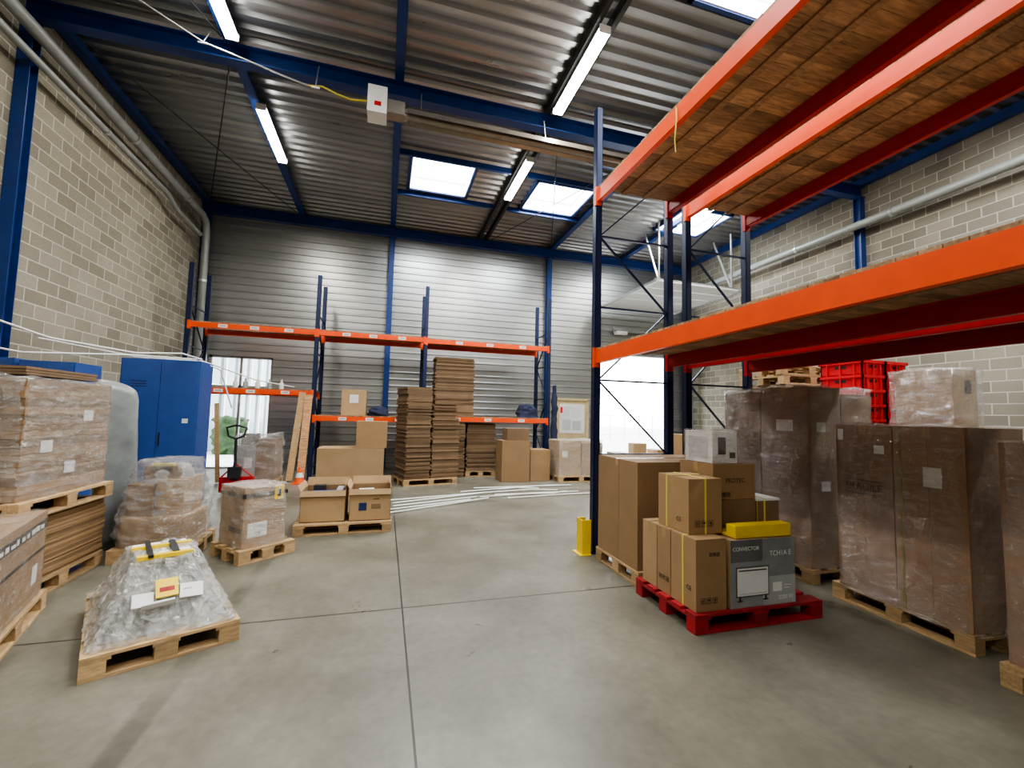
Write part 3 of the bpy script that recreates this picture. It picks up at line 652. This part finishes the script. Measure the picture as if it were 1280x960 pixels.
# flat stack with wrapped load above
pallet(-2.66,4.35,0,math.pi/2+.02,1.15,1.1)
b=B();layers(b,-3.7,-2.7,4.4,5.5,PH+.002,.69,.022,M_CARD);b.finish('flattened_cardboard_stack')
pallet(-2.62,4.25,.694,math.pi/2,1.2,1.2)
b=B();layers(b,-3.77,-2.68,4.3,5.4,.84,1.8,.05,M_CARD,.006)
for z in(1.0,1.25,1.5): b.box(-2.678,-2.675,4.3,5.4,z,z+.04,M_CARD3)
for y,z in((4.5,1.2),(5.0,1.45),(4.8,1.0)): b.box(-2.674,-2.672,y,y+.13,z,z+.1,M_PAPER)
film(b,-3.77,-2.68,4.3,5.4,.84,1.80,M_FILMD,amp=.04,nl=36,nper=150,seed=13,fr=7,rad=.08)
layers(b,-3.7,-2.75,4.4,5.3,1.83,1.90,.02,M_CARD3,.01);b.finish('wrapped_cardboard_boxes')
# foam sheet
b=B();vs=[];fs=[];n=14;mm=16
for i in range(n+1):
    u=i/n
    for j in range(mm+1):
        v=j/mm;a=u*1.9
        vs.append((-2.95+.28*math.sin(a)-.08*v+.015*noise.noise(Vector((u*4,v*6,0))),5.72+.42*u+.1*math.cos(a),.02+v*(1.86-.25*u*u)))
for i in range(n):
    for j in range(mm): k=i*(mm+1)+j;fs.append((k,k+mm+1,k+mm+2,k+1))
b.add(vs,fs,M_FOAM,1,True);o=b.finish('grey_foam_mattress');md=o.modifiers.new('s','SOLIDIFY');md.thickness=.05
# blue cabinets
def cabinet(x0,x1,y0,y1,H,name='blue_metal_cabinet'):
    b=B();b.box(x0,x1,y0,y1,.06,H,M_CAB);b.box(x0+.02,x1-.02,y0+.02,y1-.02,0,.06,M_BLACK)
    cx=(x0+x1)/2;b.box(x0+.02,cx-.003,y0-.018,y0,.1,H-.03,M_CAB,1.05);b.box(cx+.003,x1-.02,y0-.018,y0,.1,H-.03,M_CAB,1.05)
    b.box(cx+.03,cx+.05,y0-.035,y0-.018,1.0,1.2,M_BLACK);b.box(x1,x1+.004,y0+.05,y1-.05,.15,H-.1,M_CAB,.9)
    for z in(1.9,1.94,1.98): b.box(x0+.15,x0+.35,y0-.02,y0-.018,z-.0,z+.01,M_BLACK)
    b.box(x1-.2,x1-.12,y0-.021,y0-.018,1.35,1.42,M_PAPER)
    b.finish(name,bevel=.005)
cabinet(-3.88,-2.83,8.0,8.5,2.33);cabinet(-4.62,-4.12,6.4,6.9,2.12);cabinet(-4.08,-3.55,6.4,6.9,2.10)
# white conduit tubes draped
b=B()
b.tube([(-4.7,4.6,2.9),(-4.2,5.4,2.6),(-3.7,6.2,2.35),(-3.2,6.9,2.30),(-2.95,7.6,2.4),(-2.9,8.2,2.38)],.012,M_WHITE,6)
b.tube([(-4.6,5.6,2.3),(-4.0,6.3,2.18),(-3.4,7.2,2.3),(-2.95,8.1,2.37),(-2.75,8.6,2.25),(-2.6,8.8,1.6)],.012,M_WHITE,6)
b.tube([(-4.6,7.5,2.5),(-3.8,8.2,2.37),(-2.95,8.4,2.37),(-2.4,9.4,2.15),(-1.95,10.6,2.1)],.012,M_WHITE,6)
b.finish('white_conduit_tubes')
# pallet jack
b=B()
for x in(-.19,.19): b.box(x-.08,x+.08,0,1.1,.06,.098,M_RED);b.tube([(x-.04,.95,.04),(x+.04,.95,.04)],.04,M_BLACK,12)
b.box(-.27,.27,-.08,.05,.08,.35,M_RED);b.box(-.12,.12,-.2,-.05,.1,.3,M_RED);b.tube([(0,-.14,.1),(0,-.14,.5)],.05,M_BLACK,14)
for x in(-.07,.07): b.tube([(x-.025,-.14,.09),(x+.025,-.14,.09)],.09,M_BLACK,16)
b.tube([(0,-.16,.35),(0,-.2,.7),(0,-.22,1.05)],.025,M_BLACK,10);b.tube([(0,-.22,1.05),(-.12,-.22,1.1),(-.16,-.22,1.25),(0,-.22,1.3),(.16,-.22,1.25),(.12,-.22,1.1),(0,-.22,1.05)],.02,M_BLACK,8)
b.tube([(-.25,-.02,.35),(0,-.15,.6),(.25,-.02,.35)],.015,M_RED,8);b.box(-.1,.1,-.24,-.14,.35,.55,M_BLACK)
b.finish('hand_pallet_truck',(-2.55,9.2,0),.0)
# wrapped load in front of the jack forks
pallet(-2.92,10.02,0,0,.82,.8)
b=B();b.box(-2.86,-2.5,10.1,10.75,PH,.85,M_GREY);carton(b,-2.48,-2.14,10.1,10.75,PH,.98,M_CARD3);b.box(-2.8,-2.55,10.2,10.6,.85,1.08,M_GREY,.6);b.box(-2.7,-2.56,10.095,10.1,.4,.6,M_PAPER)
film(b,-2.86,-2.14,10.1,10.75,PH+.002,1.05,M_FILMD,amp=.08,seed=17,nl=20,nper=90);b.finish('wrapped_mixed_goods')
b=B()
for i,x in enumerate((-3.3,-3.1,-2.85,-2.6,-2.35)): b.tube([(x,11.3,2.07),(x,11.3,2.2),(x,11.3,2.24),(x,11.3,2.3)],[.05,.05,.02,.02],M_GREY if i%2 else M_WHITE,12)
b.finish('spray_bottles')
# planks
b=B();b.bar((-1.98,10.8,0.02),(-1.82,10.9,2.0),.14,.03,M_WOOD,1.2,up=(0,1,0));b.bar((-1.75,10.75,0.02),(-1.68,10.88,1.95),.16,.03,M_DWOOD,2.0,up=(0,1,0));b.finish('leaning_wooden_planks')
b=B();b.bar((-3.75,10.75,.02),(-3.7,10.86,2.1),.1,.04,M_WOOD,1.1,up=(0,1,0));b.bar((-3.35,10.75,.02),(-3.5,10.86,1.7),.08,.04,M_WOOD,.9,up=(0,1,0));b.finish('leaning_wooden_planks')
b=B();b.box(-.14,.14,-.14,.14,0,.03,M_CONE)
b.tube([(0,0,.03),(0,0,.14),(0,0,.145),(0,0,.24),(0,0,.245),(0,0,.36)],[.11,.08,.08,.055,.055,.025],M_CONE,16);b.tube([(0,0,.14),(0,0,.24)],[.083,.058],M_PAPER,16,caps=False);b.finish('traffic_cone',(-1.72,10.5,0))
# box on mid shelf, bags
zs=1.36+.11+.026
b=B();carton(b,-1.0,-.45,11.1,11.7,zs,zs+.62,M_CARD2);b.box(-.82,-.62,11.096,11.1,zs+.3,zs+.5,M_PAPER);b.finish('cardboard_box',bevel=.004)
def blob(name,x,y,z,w,d,h,mat,seed=0):
    b=B();b.shell(-w/2,w/2,-d/2,d/2,0,h,mat,amp=.08,rad=min(w,d)*.45,nl=10,nper=40,prof=lambda t:((1-t**2.5)**.45*.98+.02,)*2+(0,0),seed=seed,top=False);b.finish(name,(x,y,z))
blob('black_bag',-.15,11.4,zs,.45,.4,.25,M_FABRIC,1)
zs3=1.4+.11+.026
blob('black_bag',3.75,11.4,zs3,.55,.5,.38,M_FABRIC,9)
b=B();b.shell(4.29,4.44,10.85,11.05,1.0,2.4,M_FABRIC,amp=.05,rad=.06,nl=14,nper=40,prof=lambda t:(1-.5*t,1-.4*t,0,0));b.finish('hanging_jacket')
# flattened cardboard stacks at rear
pallet(.45,9.75,0,.25,1.25,.9)
b=B();layers(b,0,.56,0,.8,0,2.02,.035,M_CARD3,.02);layers(b,.6,1.25,.02,.8,0,1.35,.035,M_CARD3,.02)
layers(b,.64,1.2,.1,.7,1.35,1.72,.035,M_CARD3,.03);b.finish('flattened_cardboard_stack',(.47,9.78,PH+.002),.25)
b=B();layers(b,1.2,2.2,11.15,11.8,zs3,zs3+1.5,.04,M_CARD3,.02);b.finish('flattened_cardboard_stack')
pallet(2.03,11.1,0,0,.8,.8)
b=B();layers(b,2.05,2.8,11.12,11.8,PH+.002,1.36,.04,M_CARD3,.02);b.finish('flattened_cardboard_stack')
b=B();layers(b,1.5,1.97,10.98,11.8,0.002,1.36,.04,M_CARD3,.02);b.finish('flattened_cardboard_stack')
# boxes right rear
cb('cardboard_box',2.72,3.42,10.1,10.7,.003,.98,M_CARD);cb('cardboard_box',3.47,3.98,10.2,10.7,.003,.76,M_CARD)
cb('cardboard_box',2.85,3.4,10.15,10.6,.984,1.27,M_CARD3)
pallet(4.1,9.9,0,0)
b=B();carton(b,4.12,4.7,9.95,10.65,PH,1.0,M_CARD2);carton(b,4.72,5.28,9.95,10.65,PH,.95,M_CARD);b.box(4.2,4.35,9.947,9.95,.6,.75,M_PAPER)
film(b,4.12,5.28,9.95,10.65,PH+.002,1.0,M_FILMD,nl=18,nper=90,seed=21,amp=.04);b.finish('wrapped_cardboard_boxes')
# boxes at dock door
b=B();carton(b,6.9,7.4,12.2,12.7,0.002,.5,M_CARD);carton(b,7.5,8.2,12.1,12.6,.002,.45,M_CARD2);carton(b,8.3,8.9,12.0,12.6,.002,.6,M_CARD);carton(b,7.55,8.0,12.15,12.5,.453,.8,M_CARD2);b.finish('cardboard_box_group',bevel=.004)
# white tubes on floor
b=B()
for i in range(5):
    x=.15+R(-.1,.1);y=7.2+i*.26;b.tube([(x,y,.02),(x+R(1.3,1.9),y+R(.4,.9),.02+R(0,.03))],.013,M_WHITE,8)
for i in range(7):
    x=2.0+R(-.5,.5);y=8.1+i*.2;b.tube([(x,y,.02),(x+1.2,y+R(-.1,.3),.03),(x+R(1.6,2.3),y+R(.1,.4),.02)],.013,M_WHITE,8)
b.finish('white_plastic_tubes')
# ------------------------------------------------------------------ world, camera
w=bpy.data.worlds.new('World');S.world=w;w.use_nodes=True
bg=w.node_tree.nodes['Background'];bg.inputs[0].default_value=(.93,.96,1,1);bg.inputs[1].default_value=9.0
try: S.view_settings.look='AgX - Medium High Contrast'
except Exception as ex: print(ex)
p=[math.radians(16.141),math.radians(4.059),math.radians(1.375)]
cy,sy,ct,st=math.cos(p[0]),math.sin(p[0]),math.cos(p[1]),math.sin(p[1])
right=Vector((cy,-sy,0));fwd=Vector((sy*ct,cy*ct,st));up=right.cross(fwd)
c,s_=math.cos(p[2]),math.sin(p[2])
r2=c*right+s_*up;u2=-s_*right+c*up
cam=bpy.data.cameras.new('camera');co=bpy.data.objects.new('camera',cam);COL.objects.link(co)
co.matrix_world=Matrix(((r2.x,u2.x,-fwd.x,0),(r2.y,u2.y,-fwd.y,0),(r2.z,u2.z,-fwd.z,1.6),(0,0,0,1)))
cam.sensor_width=36;cam.lens=545/1280*36;cam.clip_start=.05;cam.clip_end=300
S.camera=co
